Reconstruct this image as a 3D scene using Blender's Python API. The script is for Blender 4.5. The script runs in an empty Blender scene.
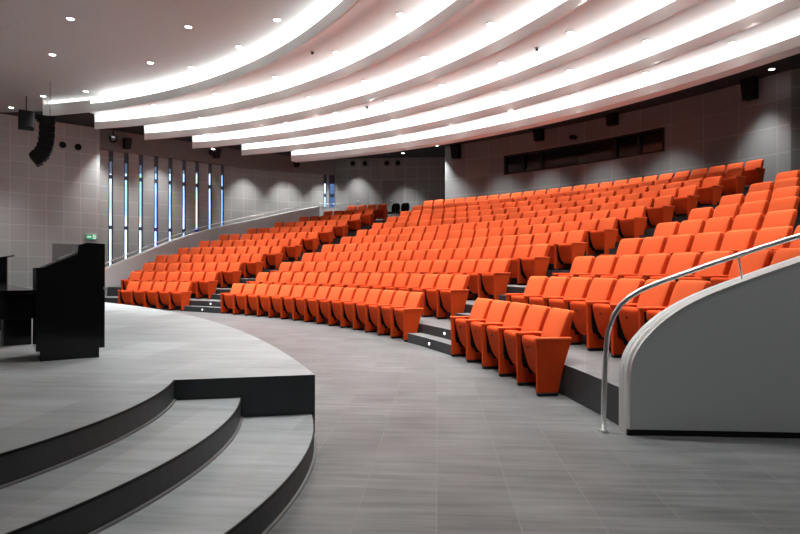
import bpy, bmesh, math, random
from mathutils import Vector, Matrix
random.seed(7)
sc = bpy.context.scene
COL = sc.collection
PI = math.pi
sin, cos = math.sin, math.cos

# ------------------------------------------------------------------ survey
CX, CY = -15.743, 3.694            # common centre of the rows, beams and back wall
R1 = 17.36                         # front of the first row
TREAD, RISE = 1.028, 0.3212        # each tier
PITCH = 0.57                       # seat spacing
AX2 = 1.343                        # a -> AX2 - a mirrors the hall about its axis
ST = 0.465                         # stage height
ZC = 7.0                           # dark ceiling
CAM_Z, FPX = 1.3065, 599.83

def pol(r, a, z=0.0):
    return Vector((CX + r*cos(a), CY + r*sin(a), z))
def polar(p):
    return math.hypot(p[0]-CX, p[1]-CY), math.atan2(p[1]-CY, p[0]-CX)
def mirror(p):
    r, a = polar(p)
    q = pol(r, AX2-a)
    return (q.x, q.y)
def ray(px, py):
    p = math.radians(0.1977)
    a, b = px-400, py-267
    d = (a/FPX, 1.0, -b/FPX)
    return Vector((d[0], d[1]*cos(p)-d[2]*sin(p), d[1]*sin(p)+d[2]*cos(p)))
CAM = Vector((0, 0, CAM_Z))
def at_z(px, py, z):
    d = ray(px, py)
    return CAM + d*((z-CAM_Z)/d.z)
def at_r(px, py, R):
    d = ray(px, py)
    a = d.x*d.x+d.y*d.y; b = 2*(-CX*d.x-CY*d.y); c = CX*CX+CY*CY-R*R
    return CAM + d*((-b+math.sqrt(b*b-4*a*c))/2/a)
def at_y(px, py, Y):
    d = ray(px, py)
    return CAM + d*(Y/d.y)
def at_line(px, py, A, B):
    """where the sight line meets the vertical plane through A and B"""
    d = ray(px, py)
    n = Vector((-(B[1]-A[1]), B[0]-A[0], 0))
    t = (Vector((A[0], A[1], 0))-CAM).dot(n)/d.dot(n)
    return CAM + d*t

# --------------------------------------------------------------- materials
def new_mat(name):
    m = bpy.data.materials.new(name); m.use_nodes = True
    nt = m.node_tree
    return m, nt, nt.nodes['Principled BSDF']
def node(nt, t, **kw):
    n = nt.nodes.new(t)
    for k, v in kw.items(): setattr(n, k, v)
    return n
def plain(name, col, rough=0.6, metal=0.0, spec=0.5, bump=0.0, scale=60.0, vary=0.0, coat=0.0):
    m, nt, b = new_mat(name)
    b.inputs['Base Color'].default_value = (*col, 1); b.inputs['Roughness'].default_value = rough
    b.inputs['Metallic'].default_value = metal; b.inputs['Specular IOR Level'].default_value = spec
    b.inputs['Coat Weight'].default_value = coat
    if bump or vary:
        tc = node(nt, 'ShaderNodeTexCoord'); nz = node(nt, 'ShaderNodeTexNoise')
        nz.inputs['Scale'].default_value = scale; nz.inputs['Detail'].default_value = 3
        nt.links.new(tc.outputs['Object'], nz.inputs['Vector'])
        if bump:
            bp = node(nt, 'ShaderNodeBump'); bp.inputs['Strength'].default_value = bump; bp.inputs['Distance'].default_value = 0.004
            nt.links.new(nz.outputs['Fac'], bp.inputs['Height']); nt.links.new(bp.outputs['Normal'], b.inputs['Normal'])
        if vary:
            mx = node(nt, 'ShaderNodeMix', data_type='RGBA')
            mx.inputs['A'].default_value = (*[c*(1-vary) for c in col], 1); mx.inputs['B'].default_value = (*[min(1, c*(1+vary)) for c in col], 1)
            nt.links.new(nz.outputs['Fac'], mx.inputs['Factor']); nt.links.new(mx.outputs['Result'], b.inputs['Base Color'])
    return m
def emit(name, col, s):
    m = bpy.data.materials.new(name); m.use_nodes = True
    nt = m.node_tree; nt.nodes.clear()
    e = node(nt, 'ShaderNodeEmission'); o = node(nt, 'ShaderNodeOutputMaterial')
    e.inputs['Color'].default_value = (*col, 1); e.inputs['Strength'].default_value = s
    nt.links.new(e.outputs[0], o.inputs['Surface'])
    return m
def tile_mat(name, dark, light, joint, rough, tw, th, rot, grain=1.0, msize=0.004):
    """stone-look tiles with a cross grain and thin paler joints"""
    m, nt, b = new_mat(name); L = nt.links
    tc = node(nt, 'ShaderNodeTexCoord'); mp = node(nt, 'ShaderNodeMapping')
    mp.inputs['Rotation'].default_value = (0, 0, rot)
    L.new(tc.outputs['Object'], mp.inputs['Vector'])
    g = node(nt, 'ShaderNodeMapping'); g.inputs['Scale'].default_value = (1.1, 13.0, 1)
    L.new(mp.outputs['Vector'], g.inputs['Vector'])
    n1 = node(nt, 'ShaderNodeTexNoise'); n1.inputs['Scale'].default_value = 1.0; n1.inputs['Detail'].default_value = 6; n1.inputs['Roughness'].default_value = 0.62
    L.new(g.outputs['Vector'], n1.inputs['Vector'])
    n2 = node(nt, 'ShaderNodeTexNoise'); n2.inputs['Scale'].default_value = 1.7; n2.inputs['Detail'].default_value = 2
    L.new(mp.outputs['Vector'], n2.inputs['Vector'])
    ad = node(nt, 'ShaderNodeMath', operation='MULTIPLY_ADD'); ad.inputs[1].default_value = 0.35
    L.new(n2.outputs['Fac'], ad.inputs[0]); 
    mu = node(nt, 'ShaderNodeMath', operation='MULTIPLY'); mu.inputs[1].default_value = 0.75
    L.new(n1.outputs['Fac'], mu.inputs[0]); L.new(mu.outputs[0], ad.inputs[2])
    cr = node(nt, 'ShaderNodeValToRGB')
    cr.color_ramp.elements[0].position = 0.5-0.2/grain; cr.color_ramp.elements[1].position = 0.6+0.2/grain
    cr.color_ramp.elements[0].color = (*dark, 1); cr.color_ramp.elements[1].color = (*light, 1)
    L.new(ad.outputs[0], cr.inputs['Fac'])
    # joints: bricks run along Y (long side away from the camera)
    mp2 = node(nt, 'ShaderNodeMapping'); mp2.inputs['Rotation'].default_value = (0, 0, rot + PI/2)
    L.new(tc.outputs['Object'], mp2.inputs['Vector'])
    br = node(nt, 'ShaderNodeTexBrick'); br.offset = 0.5; br.squash = 1.0
    br.inputs['Scale'].default_value = 1.0; br.inputs['Mortar Size'].default_value = msize; br.inputs['Mortar Smooth'].default_value = 0.3
    br.inputs['Brick Width'].default_value = th; br.inputs['Row Height'].default_value = tw
    br.inputs['Color1'].default_value = (0.86, 0.86, 0.86, 1); br.inputs['Color2'].default_value = (1.10, 1.10, 1.10, 1); br.inputs['Mortar'].default_value = (1, 1, 1, 1)
    L.new(mp2.outputs['Vector'], br.inputs['Vector'])
    tn = node(nt, 'ShaderNodeMix', data_type='RGBA', blend_type='MULTIPLY'); tn.inputs['Factor'].default_value = 1
    L.new(cr.outputs['Color'], tn.inputs['A']); L.new(br.outputs['Color'], tn.inputs['B'])
    mx = node(nt, 'ShaderNodeMix', data_type='RGBA'); mx.inputs['B'].default_value = (*joint, 1)
    L.new(br.outputs['Fac'], mx.inputs['Factor']); L.new(tn.outputs['Result'], mx.inputs['A'])
    L.new(mx.outputs['Result'], b.inputs['Base Color'])
    b.inputs['Roughness'].default_value = rough
    bp = node(nt, 'ShaderNodeBump'); bp.inputs['Strength'].default_value = 0.08; bp.inputs['Distance'].default_value = 0.003
    L.new(n1.outputs['Fac'], bp.inputs['Height']); L.new(bp.outputs['Normal'], b.inputs['Normal'])
    return m
def panel_mat(name, col, joint, w, h, offset=0.0, rough=0.7):
    """wall cladding: perforated panels with narrow paler joints, laid out by UV in metres"""
    m, nt, b = new_mat(name); L = nt.links
    uv = node(nt, 'ShaderNodeUVMap'); uv.uv_map = 'UVMap'
    br = node(nt, 'ShaderNodeTexBrick'); br.offset = offset; br.squash = 1.0
    br.inputs['Scale'].default_value = 1.0; br.inputs['Mortar Size'].default_value = 0.022; br.inputs['Mortar Smooth'].default_value = 0.4
    br.inputs['Brick Width'].default_value = w; br.inputs['Row Height'].default_value = h
    br.inputs['Color1'].default_value = (*[c*0.95 for c in col], 1); br.inputs['Color2'].default_value = (*[c*1.05 for c in col], 1); br.inputs['Mortar'].default_value = (*joint, 1)
    L.new(uv.outputs['UV'], br.inputs['Vector']); L.new(br.outputs['Color'], b.inputs['Base Color'])
    b.inputs['Roughness'].default_value = rough
    bp = node(nt, 'ShaderNodeBump'); bp.inputs['Strength'].default_value = 0.25; bp.inputs['Distance'].default_value = 0.01; bp.invert = True
    L.new(br.outputs['Fac'], bp.inputs['Height']); L.new(bp.outputs['Normal'], b.inputs['Normal'])
    return m

M = {}
M['orange'] = plain('orange_fabric', (0.76, 0.130, 0.040), 0.9, spec=0.08, bump=0.25, scale=350, vary=0.05)
M['orange_side_shade'] = plain('orange_panel_shade', (0.59, 0.058, 0.009), 0.75, spec=0.1, vary=0.04, scale=30)  # darker orange of the panels; doubles as painted shade on the backrests
M['black_plastic'] = plain('black_plastic', (0.006, 0.006, 0.0065), 0.5, spec=0.25)
M['gloss_black'] = plain('gloss_black', (0.004, 0.004, 0.005), 0.12, vary=0.1, scale=3, spec=0.35)
M['black_box'] = plain('speaker_black', (0.003, 0.003, 0.0035), 0.6, spec=0.15, bump=0.2, scale=90)
M['floor'] = tile_mat('floor_tile', (0.055, 0.059, 0.061), (0.220, 0.229, 0.232), (0.185, 0.19, 0.19), 0.40, 0.424, 0.43, 0.0616, msize=0.003)
M['stage'] = tile_mat('stage_tile', (0.235, 0.258, 0.266), (0.47, 0.505, 0.515), (0.40, 0.425, 0.43), 0.42, 0.6, 1.2, 0.10, msize=0.002)
M['tier'] = tile_mat('tier_tile', (0.10, 0.10, 0.102), (0.20, 0.20, 0.202), (0.20, 0.20, 0.20), 0.5, 0.424, 0.85, 0.3)
M['riser'] = plain('dark_riser', (0.026, 0.029, 0.032), 0.5, vary=0.45, scale=2.5)
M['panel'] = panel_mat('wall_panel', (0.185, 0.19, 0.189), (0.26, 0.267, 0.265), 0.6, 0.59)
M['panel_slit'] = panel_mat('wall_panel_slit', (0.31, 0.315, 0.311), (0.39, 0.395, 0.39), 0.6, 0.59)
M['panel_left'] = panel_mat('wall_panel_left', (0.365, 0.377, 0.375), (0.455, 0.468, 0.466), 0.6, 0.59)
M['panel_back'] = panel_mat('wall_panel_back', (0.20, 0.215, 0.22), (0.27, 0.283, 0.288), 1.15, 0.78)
M['header'] = plain('wall_header', (0.175, 0.168, 0.162), 0.7, vary=0.05, scale=1)
M['dark_ceiling'] = plain('dark_ceiling', (0.012, 0.011, 0.011), 0.7, vary=0.2, scale=2)
M['white'] = plain('ceiling_white', (0.50, 0.475, 0.465), 0.65, vary=0.02, scale=0.6)
M['lip'] = plain('beam_white', (0.86, 0.86, 0.845), 0.5, vary=0.03, scale=0.8)
M['stage_ceiling'] = plain('stage_ceiling', (0.44, 0.455, 0.45), 0.6, vary=0.02, scale=0.5)
M['parapet'] = plain('parapet_grey', (0.54, 0.58, 0.59), 0.45, bump=0.15, scale=160, vary=0.06)
M['cap'] = plain('parapet_cap', (0.55, 0.56, 0.55), 0.45, vary=0.04, scale=5)
M['steel'] = plain('brushed_steel', (0.74, 0.74, 0.74), 0.3, metal=1.0)
M['frame'] = plain('window_frame', (0.035, 0.05, 0.08), 0.4, vary=0.1, scale=6)
M['door'] = plain('grey_door', (0.15, 0.15, 0.152), 0.6, vary=0.05, scale=4)
M['booth'] = plain('booth_dark', (0.02, 0.017, 0.016), 0.7, vary=0.2, scale=2)
M['cove'] = emit('cove_light', (1.0, 0.99, 0.98), 1.25)
M['cove_soft'] = emit('cove_light_soft', (1.0, 0.985, 0.97), 0.68)
M['cove_dim'] = emit('cove_light_faded', (1.0, 0.98, 0.95), 0.3)
M['lamp'] = emit('downlight_lens', (1.0, 0.97, 0.93), 2.5)
M['led'] = emit('step_led', (1.0, 0.98, 0.92), 1.2)
M['sign_green'] = emit('exit_green', (0.03, 0.30, 0.12), 0.15)
M['sign_white'] = emit('exit_white', (0.8, 1.0, 0.85), 0.14)
M['silver'] = plain('silver_grey', (0.45, 0.46, 0.47), 0.35, metal=0.6)
M['cable'] = plain('dark_cable', (0.05, 0.05, 0.05), 0.6)
def glass(name, tint, rough=0.02):
    m = bpy.data.materials.new(name); m.use_nodes = True
    nt = m.node_tree; nt.nodes.clear(); L = nt.links
    t = node(nt, 'ShaderNodeBsdfTransparent'); t.inputs['Color'].default_value = (*tint, 1)
    g = node(nt, 'ShaderNodeBsdfGlossy'); g.inputs['Roughness'].default_value = rough
    f = node(nt, 'ShaderNodeFresnel'); f.inputs['IOR'].default_value = 1.5
    mx = node(nt, 'ShaderNodeMixShader'); o = node(nt, 'ShaderNodeOutputMaterial')
    L.new(f.outputs[0], mx.inputs[0]); L.new(t.outputs[0], mx.inputs[1]); L.new(g.outputs[0], mx.inputs[2]); L.new(mx.outputs[0], o.inputs['Surface'])
    return m
M['glass'] = glass('window_glass', (0.80, 0.90, 1.0))
M['blue_wall_glass'] = glass('blue_lit_wall_glass', (0.22, 0.27, 0.36))
M['booth_glass'] = glass('booth_glass', (0.45, 0.42, 0.42))

# ----------------------------------------------------------------- helpers
def mesh_of(name, bm, mats, smooth=False):
    bmesh.ops.recalc_face_normals(bm, faces=bm.faces[:])
    me = bpy.data.meshes.new(name); bm.to_mesh(me); bm.free()
    for m in (mats if isinstance(mats, (list, tuple)) else [mats]): me.materials.append(m)
    if smooth:
        for p in me.polygons: p.use_smooth = True
    return me
def link(name, me, parent=None):
    o = bpy.data.objects.new(name, me); COL.objects.link(o)
    if parent: o.parent = parent
    return o
def obj(name, bm, mats, parent=None, smooth=False):
    return link(name, mesh_of(name, bm, mats, smooth), parent)
def tag(o, label=None, cat=None, group=None, kind=None):
    if label: o['label'] = label
    if cat: o['category'] = cat
    if group: o['group'] = group
    if kind: o['kind'] = kind
    return o
def thing(name, label, cat, loc=(0, 0, 0), rz=0.0, group=None):
    o = bpy.data.objects.new(name, None); COL.objects.link(o)
    o.location = loc; o.rotation_euler = (0, 0, rz); o.empty_display_size = 0.2
    return tag(o, label, cat, group)
def struct(name, bm, mats, parent=None, smooth=False):
    o = obj(name, bm, mats, parent, smooth)
    if parent is None: o['kind'] = 'structure'
    return o
def box(bm, x0, x1, y0, y1, z0, z1, bevel=0.0, seg=2):
    vs = [bm.verts.new((x, y, z)) for x in (x0, x1) for y in (y0, y1) for z in (z0, z1)]
    f = [(0, 1, 3, 2), (4, 6, 7, 5), (0, 4, 5, 1), (2, 3, 7, 6), (0, 2, 6, 4), (1, 5, 7, 3)]
    fs = [bm.faces.new([vs[i] for i in q]) for q in f]
    if bevel:
        es = list({e for q in fs for e in q.edges})
        bmesh.ops.bevel(bm, geom=es, offset=bevel, segments=seg, affect='EDGES', profile=0.5)
    return vs
def prism(bm, pts, vec, bevel=0.0, seg=2):
    """closed polygon (3-D points) extruded along vec"""
    a = [bm.verts.new(p) for p in pts]; b = [bm.verts.new(Vector(p)+Vector(vec)) for p in pts]
    n = len(a); fs = [bm.faces.new(a), bm.faces.new(b[::-1])]
    for i in range(n): fs.append(bm.faces.new([a[i], b[i], b[(i+1) % n], a[(i+1) % n]]))
    if bevel:
        es = list({e for q in fs for e in q.edges})
        bmesh.ops.bevel(bm, geom=es, offset=bevel, segments=seg, affect='EDGES', profile=0.5)
def arc_sweep(bm, prof, a0, a1, n, c=(CX, CY)):
    """closed (r, z) profile swept about a vertical axis, with end caps"""
    rings = []
    for i in range(n+1):
        a = a0+(a1-a0)*i/n
        rings.append([bm.verts.new((c[0]+r*cos(a), c[1]+r*sin(a), z)) for r, z in prof])
    m = len(prof); out = []
    for i in range(n):
        for j in range(m):
            out.append(bm.faces.new([rings[i][j], rings[i+1][j], rings[i+1][(j+1) % m], rings[i][(j+1) % m]]))
    bm.faces.new(rings[0]); bm.faces.new(rings[-1][::-1])
    return out
def tube(bm, pts, r, n=10):
    pts = [Vector(p) for p in pts]; rings = []
    for i, p in enumerate(pts):
        t = (pts[min(i+1, len(pts)-1)]-pts[max(i-1, 0)]).normalized()
        up = Vector((0, 0, 1)) if abs(t.z) < 0.95 else Vector((0, 1, 0))
        u = t.cross(up).normalized(); v = t.cross(u)
        rings.append([bm.verts.new(p+u*r*cos(2*PI*k/n)+v*r*sin(2*PI*k/n)) for k in range(n)])
    for a, b in zip(rings, rings[1:]):
        for k in range(n): bm.faces.new([a[k], a[(k+1) % n], b[(k+1) % n], b[k]])
    bm.faces.new(rings[0]); bm.faces.new(rings[-1][::-1])
def disc(bm, c, r, z0, z1, n=20):
    prism(bm, [(c[0]+r*cos(2*PI*k/n), c[1]+r*sin(2*PI*k/n), z0) for k in range(n)], (0, 0, z1-z0))
def ring_loft(bm, rings):
    rs = [[bm.verts.new(p) for p in q] for q in rings]; n = len(rs[0])
    for a, b in zip(rs, rs[1:]):
        for k in range(n): bm.faces.new([a[k], a[(k+1) % n], b[(k+1) % n], b[k]])
    bm.faces.new(rs[0][::-1]); bm.faces.new(rs[-1])
def sq_ring(hw, y0, y1, z, e=5.0, n=20, tilt=0.0):
    out = []
    for k in range(n):
        t = 2*PI*(k+0.5)/n; c, s = cos(t), sin(t)
        x = hw*math.copysign(abs(c)**(2/e), c); y = (y0+y1)/2+(y1-y0)/2*math.copysign(abs(s)**(2/e), s)
        out.append((x, y, z+tilt*(y-(y0+y1)/2)))
    return out
def lerp_poly(pts, s):
    """point and unit direction at arc length s on a plan polyline"""
    for a, b in zip(pts, pts[1:]):
        l = math.hypot(b[0]-a[0], b[1]-a[1])
        if s <= l or b is pts[-1]:
            return (a[0]+(b[0]-a[0])*s/l, a[1]+(b[1]-a[1])*s/l)
        s -= l
def offset_poly(pts, d):
    """shift a plan polyline to its left by d"""
    out = []
    for i, p in enumerate(pts):
        a = pts[max(i-1, 0)]; b = pts[min(i+1, len(pts)-1)]
        l = math.hypot(b[0]-a[0], b[1]-a[1])
        out.append((p[0]-(b[1]-a[1])/l*d, p[1]+(b[0]-a[0])/l*d))
    return out
def wall_run(bm, pts, z0, z1, th, u0=0.0):
    """upright wall along a plan polyline, thickened to its left, UV in metres"""
    uvl = bm.loops.layers.uv.get('UVMap') or bm.loops.layers.uv.new('UVMap')
    back = offset_poly(pts, th); s = u0
    S = [u0]
    for a, b in zip(pts, pts[1:]): S.append(S[-1]+math.hypot(b[0]-a[0], b[1]-a[1]))
    V = lambda p, z: bm.verts.new((p[0], p[1], z))
    F0 = [V(p, z0) for p in pts]; F1 = [V(p, z1) for p in pts]; B0 = [V(p, z0) for p in back]; B1 = [V(p, z1) for p in back]
    def face(vs, uv):
        f = bm.faces.new(vs)
        for l, q in zip(f.loops, uv): l[uvl].uv = q
    for i in range(len(pts)-1):
        u, w = S[i], S[i+1]
        face([F0[i], F0[i+1], F1[i+1], F1[i]], [(u, z0), (w, z0), (w, z1), (u, z1)])
        face([B0[i+1], B0[i], B1[i], B1[i+1]], [(w, z0), (u, z0), (u, z1), (w, z1)])
        face([F1[i], F1[i+1], B1[i+1], B1[i]], [(u, z1)]*4)
        face([F0[i+1], F0[i], B0[i], B0[i+1]], [(u, z0)]*4)
    for i, sgn in ((0, 1), (-1, -1)):
        u = S[i]
        face([F0[i], F1[i], B1[i], B0[i]][::sgn], [(u, z0), (u, z1), (u+sgn*th, z1), (u+sgn*th, z0)][::sgn])

# ------------------------------------------------------------------ camera
cd = bpy.data.cameras.new('camera'); cam = bpy.data.objects.new('camera', cd); COL.objects.link(cam)
cd.sensor_width = 36; cd.lens = 36*FPX/800; cd.clip_end = 300
cam.location = CAM
cam.rotation_euler = (Matrix.Rotation(math.radians(90+0.1977), 4, 'X') @ Matrix.Rotation(math.radians(0.0894), 4, 'Z')).to_euler()
sc.camera = cam

# ------------------------------------------------------------ plan outline
FRONT = [(-21.0, 16.3), (-14.7, 22.06), (-12.2, 24.35)]
SIDE = [(-12.2, 24.35), (-10.93, 25.5), (-9.75, 26.65), (-8.4, 28.0), (-7.2, 29.0), (-5.57, 30.2), (-3.32, 31.0)]
ALC = [(-3.32, 31.0), (2.36, 30.35)]
AW0, AW1 = 0.9345, 0.462                 # ends of the curved back wall
RW = 30.0
arcw = [tuple(pol(RW, AW0+(AW1-AW0)*i/24)[:2]) for i in range(25)]
ALC2 = [mirror(p) for p in ALC[::-1]]
outline = FRONT + SIDE[1:] + ALC[1:] + arcw + ALC2 + [mirror(p) for p in (FRONT+SIDE[1:])[::-1]][1:]

bm = bmesh.new()
prism(bm, [(x*1.0, y*1.0, -0.1) for x, y in [(-24, -8), (18, -8), (18, 34), (-24, 34)]], (0, 0, 0.1))
struct('floor', bm, M['floor'])
bm = bmesh.new()
prism(bm, [(x, y, ZC) for x, y in [(-26, -9), (19, -9), (19, 36), (-26, 36)]], (0, 0, 0.12))
struct('ceiling', bm, M['dark_ceiling'])

# -------------------------------------------------------------------- walls
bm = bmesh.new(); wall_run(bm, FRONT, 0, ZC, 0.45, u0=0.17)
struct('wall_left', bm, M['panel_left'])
bm = bmesh.new(); wall_run(bm, SIDE, 6.2, ZC, 0.42)
struct('wall_left_header', bm, M['header'])
REC = offset_poly(SIDE, 0.32)
def on_rec(px, py=195):
    """arc length along the recessed line where the sight line at px crosses it"""
    s = 0
    for i, (a, b) in enumerate(zip(REC, REC[1:])):
        l = math.hypot(b[0]-a[0], b[1]-a[1]); p = at_line(px, py, a, b)
        t = ((p.x-a[0])*(b[0]-a[0])+(p.y-a[1])*(b[1]-a[1]))/l
        if (t <= l or i == len(REC)-2) and (t >= -0.01 or i == 0): return s+t
        s += l
RECLEN = sum(math.hypot(b[0]-a[0], b[1]-a[1]) for a, b in zip(REC, REC[1:]))
def rec_piece(s0, s1):
    pts = [lerp_poly(REC, s0)]; s = 0
    for a, b in zip(REC, REC[1:]):
        s += math.hypot(b[0]-a[0], b[1]-a[1])
        if s0+0.01 < s < s1-0.01: pts.append(b)
    return pts+[lerp_poly(REC, s1)]
slots = [(on_rec(px), w) for px, w in ((110.8, .185), (126.2, .185), (140.8, .185), (156, .185), (170.2, .185), (184, .185), (197, .185), (210, .185), (222.3, .16), (325, .17), (332.8, .42))]
bm = bmesh.new(); prev = 0.0
for s, w in slots:
    if s-w/2 > prev+0.02: wall_run(bm, rec_piece(prev, s-w/2), 0, 6.24, 0.12, u0=prev)
    prev = s+w/2
if prev < RECLEN-0.02: wall_run(bm, rec_piece(prev, RECLEN), 0, 6.24, 0.12, u0=prev)
# jambs that turn the recess back to the wall line
a, b = SIDE[0], REC[0]; wall_run(bm, [a, (b[0]-0.02, b[1]+0.02)], 0, 6.24, 0.10)
a, b = REC[-1], SIDE[-1]; wall_run(bm, [a, b], 0, 6.24, 0.10)
struct('wall_left_windows', bm, M['panel_slit'])
for i, (s, w) in enumerate(slots):
    A = lerp_poly(REC, s-w/2); B = lerp_poly(REC, s+w/2)
    d = Vector((B[0]-A[0], B[1]-A[1], 0)).normalized(); n = Vector((-d.y, d.x, 0))
    fr = bmesh.new(); A = Vector((*A, 0)); B = Vector((*B, 0)); fw = 0.045
    for P, q in ((A, 0), (B, -1)):
        P0 = P+d*(fw*q)+n*0.02
        prism(fr, [P0, P0+d*fw, P0+d*fw+n*0.08, P0+n*0.08], (0, 0, 6.22))
    for z0, z1 in ((0, 0.06), (2.95, 3.10), (5.05, 5.22), (5.75, 6.2)):
        P0 = A+d*fw+n*0.03+Vector((0, 0, z0))
        prism(fr, [P0, P0+d*(w-2*fw), P0+d*(w-2*fw)+n*0.06, P0+n*0.06], (0, 0, z1-z0))
    wobj = struct('window_%d' % (i+1), fr, M['frame'])
    gl = bmesh.new(); P0 = A+d*fw+n*0.055
    prism(gl, [P0, P0+d*(w-2*fw), P0+d*(w-2*fw)+n*0.01, P0+n*0.01], (0, 0, 5.8))
    obj('pane', gl, M['blue_wall_glass'] if i == 10 else M['glass'], wobj)  # last pane: dark tinted glass stands in for a wall lit blue
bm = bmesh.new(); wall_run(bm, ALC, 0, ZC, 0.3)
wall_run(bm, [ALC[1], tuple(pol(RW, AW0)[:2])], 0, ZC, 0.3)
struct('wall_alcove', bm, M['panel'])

# curved back wall with the control booth opening
wa0, wa1, wz0, wz1 = 0.8315, 0.597, 5.37, 6.19
bm = bmesh.new()
def arc_pts(a0, a1, n): return [tuple(pol(RW, a0+(a1-a0)*i/n)[:2]) for i in range(n+1)]
wall_run(bm, arc_pts(AW0, wa0, 6), 0, ZC, 0.25)
u1 = RW*(AW0-wa0)
wall_run(bm, arc_pts(wa0, wa1, 14), 0, wz0, 0.25, u0=u1); wall_run(bm, arc_pts(wa0, wa1, 14), wz1, ZC, 0.25, u0=u1)
wall_run(bm, arc_pts(wa1, AW1, 10), 0, ZC, 0.25, u0=RW*(AW0-wa1))
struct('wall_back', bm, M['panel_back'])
bm = bmesh.new()
fr = 0.05
def booth_bar(a0, a1, z0, z1, r0=RW-0.02, r1=RW+0.18): arc_sweep(bm, [(r0, z0), (r1, z0), (r1, z1), (r0, z1)], a0, a1, max(1, int(abs(a1-a0)*60)))
booth_bar(wa0, wa1, wz0, wz0+fr); booth_bar(wa0, wa1, wz1-fr, wz1)
def wa(px): return polar(at_r(px, 150, RW))[1]
for px, w in ((505, .08), (523.3, .09), (541, .09), (614.6, .13), (638.5, .09), (663, .08)):
    a = min(max(wa(px), wa1+0.0013), wa0-0.0013); booth_bar(a+w/2/RW, a-w/2/RW, wz0+fr, wz1-fr)
wb = struct('window_12', bm, M['black_plastic'])
gb = bmesh.new(); arc_sweep(gb, [(RW+0.09, wz0+fr), (RW+0.10, wz0+fr), (RW+0.10, wz1-fr), (RW+0.09, wz1-fr)], wa0, wa1, 14)
obj('pane', gb, M['booth_glass'], wb)
bm = bmesh.new()                                   # the booth room behind the glass
arc_sweep(bm, [(RW+2.0, 4.3), (RW+2.1, 4.3), (RW+2.1, ZC), (RW+2.0, ZC)], wa0+0.05, wa1-0.05, 12)
arc_sweep(bm, [(RW+0.26, 4.3), (RW+2.0, 4.3), (RW+2.0, 4.4), (RW+0.26, 4.4)], wa0+0.05, wa1-0.05, 12)
for a in (wa0+0.05, wa1-0.05): arc_sweep(bm, [(RW+0.26, 4.4), (RW+2.0, 4.4), (RW+2.0, ZC), (RW+0.26, ZC)], a-0.002, a+0.002, 1)
struct('wall_booth', bm, M['booth'])
bm = bmesh.new()
wall_run(bm, [arcw[-1], ALC2[0]], 0, ZC, 0.3)
wall_run(bm, ALC2, 0, ZC, 0.3)
struct('wall_alcove_right', bm, M['panel'])
bm = bmesh.new(); wall_run(bm, [mirror(p) for p in (FRONT+SIDE[1:])[::-1]], 0, ZC, 0.3)
struct('wall_right', bm, M['panel'])
bm = bmesh.new(); wall_run(bm, [mirror(FRONT[0]), FRONT[0]], 0, ZC, 0.3)
struct('wall_stage', bm, M['header'])

# doors: one behind the lectern, two in the alcove
def flat_door(name, A, B, s0, s1, z0, z1, mat, proud=0.03):
    d = Vector((B[0]-A[0], B[1]-A[1], 0)); d.normalize(); n = Vector((d.y, -d.x, 0))
    bm = bmesh.new(); P = Vector((*A, z0))+d*s0
    prism(bm, [P-n*0.05, P+d*(s1-s0)-n*0.05, P+d*(s1-s0)+n*proud, P+n*proud], (0, 0, z1-z0), 0.006, 1)
    o = struct(name, bm, mat)
    h = bmesh.new(); Q = P+d*((s1-s0)*0.5-0.12)+n*(proud+0.05)+Vector((0, 0, 1.0))
    tube(h, [Q-n*0.05, Q, Q+d*0.14], 0.012, 8)
    obj('door_handle', h, M['steel'], o, True)
    return o
dl = math.hypot(FRONT[2][0]-FRONT[1][0], FRONT[2][1]-FRONT[1][1])
def s_on(A, B, px, py=250):
    p = at_line(px, py, A, B); d = Vector((B[0]-A[0], B[1]-A[1])).normalized()
    return (p.x-A[0])*d.x+(p.y-A[1])*d.y
A, B = FRONT[1], FRONT[2]
flat_door('door_1', A, B, s_on(A, B, 52.3), s_on(A, B, 79.5), 0, at_line(65, 244.5, A, B).z, M['door'], 0.012)
A, B = ALC
flat_door('door_2', A, B, s_on(A, B, 348.2, 200), s_on(A, B, 370, 200), 3.8, at_line(358, 181.3, A, B).z, M['door'], 0.02)
flat_door('door_3', A, B, s_on(A, B, 382, 200), s_on(A, B, 403, 200), 3.8, at_line(392, 181.3, A, B).z, M['door'], 0.02)

# -------------------------------------------------------------------- tiers
def par_a(R):
    """angle of the left parapet's inner face at radius R"""
    T = [(17, 1.288), (22.6, 1.288), (23.6, 1.278), (24.6, 1.262), (25.6, 1.232), (26.6, 1.203), (27.6, 1.176), (28.4, 1.152), (29.3, 1.128)]
    if R <= T[0][0]: return T[0][1]
    for (r0, a0), (r1, a1) in zip(T, T[1:]):
        if R <= r1: return a0+(a1-a0)*(R-r0)/(r1-r0)
    return T[-1][1]
def A_R(r): return 0.0593-0.0066*(r-17.57)+0.006
bmT = bmesh.new()
def tier_block(a0, a1, r0, r1, z0, z1, n):
    before = set(bmT.faces)
    for f in arc_sweep(bmT, [(r0, z0), (r1, z0), (r1, z1), (r0, z1)], a0, a1, n):
        zs = [v.co.z for v in f.verts]
        f.material_index = 0 if min(zs) > z1-1e-4 else 1
for k in range(1, 12):
    r0 = R1+0.265+TREAD*(k-1); r1 = r0+TREAD if k < 11 else RW+0.05
    n = 56
    tier_block(A_R(r0), par_a(r0+0.5), r0, r1, 0 if k < 2 else RISE*(k-1)-0.05, RISE*k, n)
tier_block(0.40, 1.02, RW+0.04, RW+2.6, RISE*11-0.1, RISE*11-0.004, 30)
for f in bmT.faces:
    zs = [v.co.z for v in f.verts]
    if max(zs)-min(zs) > 1e-4: f.material_index = 1
struct('floor_tiers', bmT, [M['tier'], M['riser']])

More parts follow.
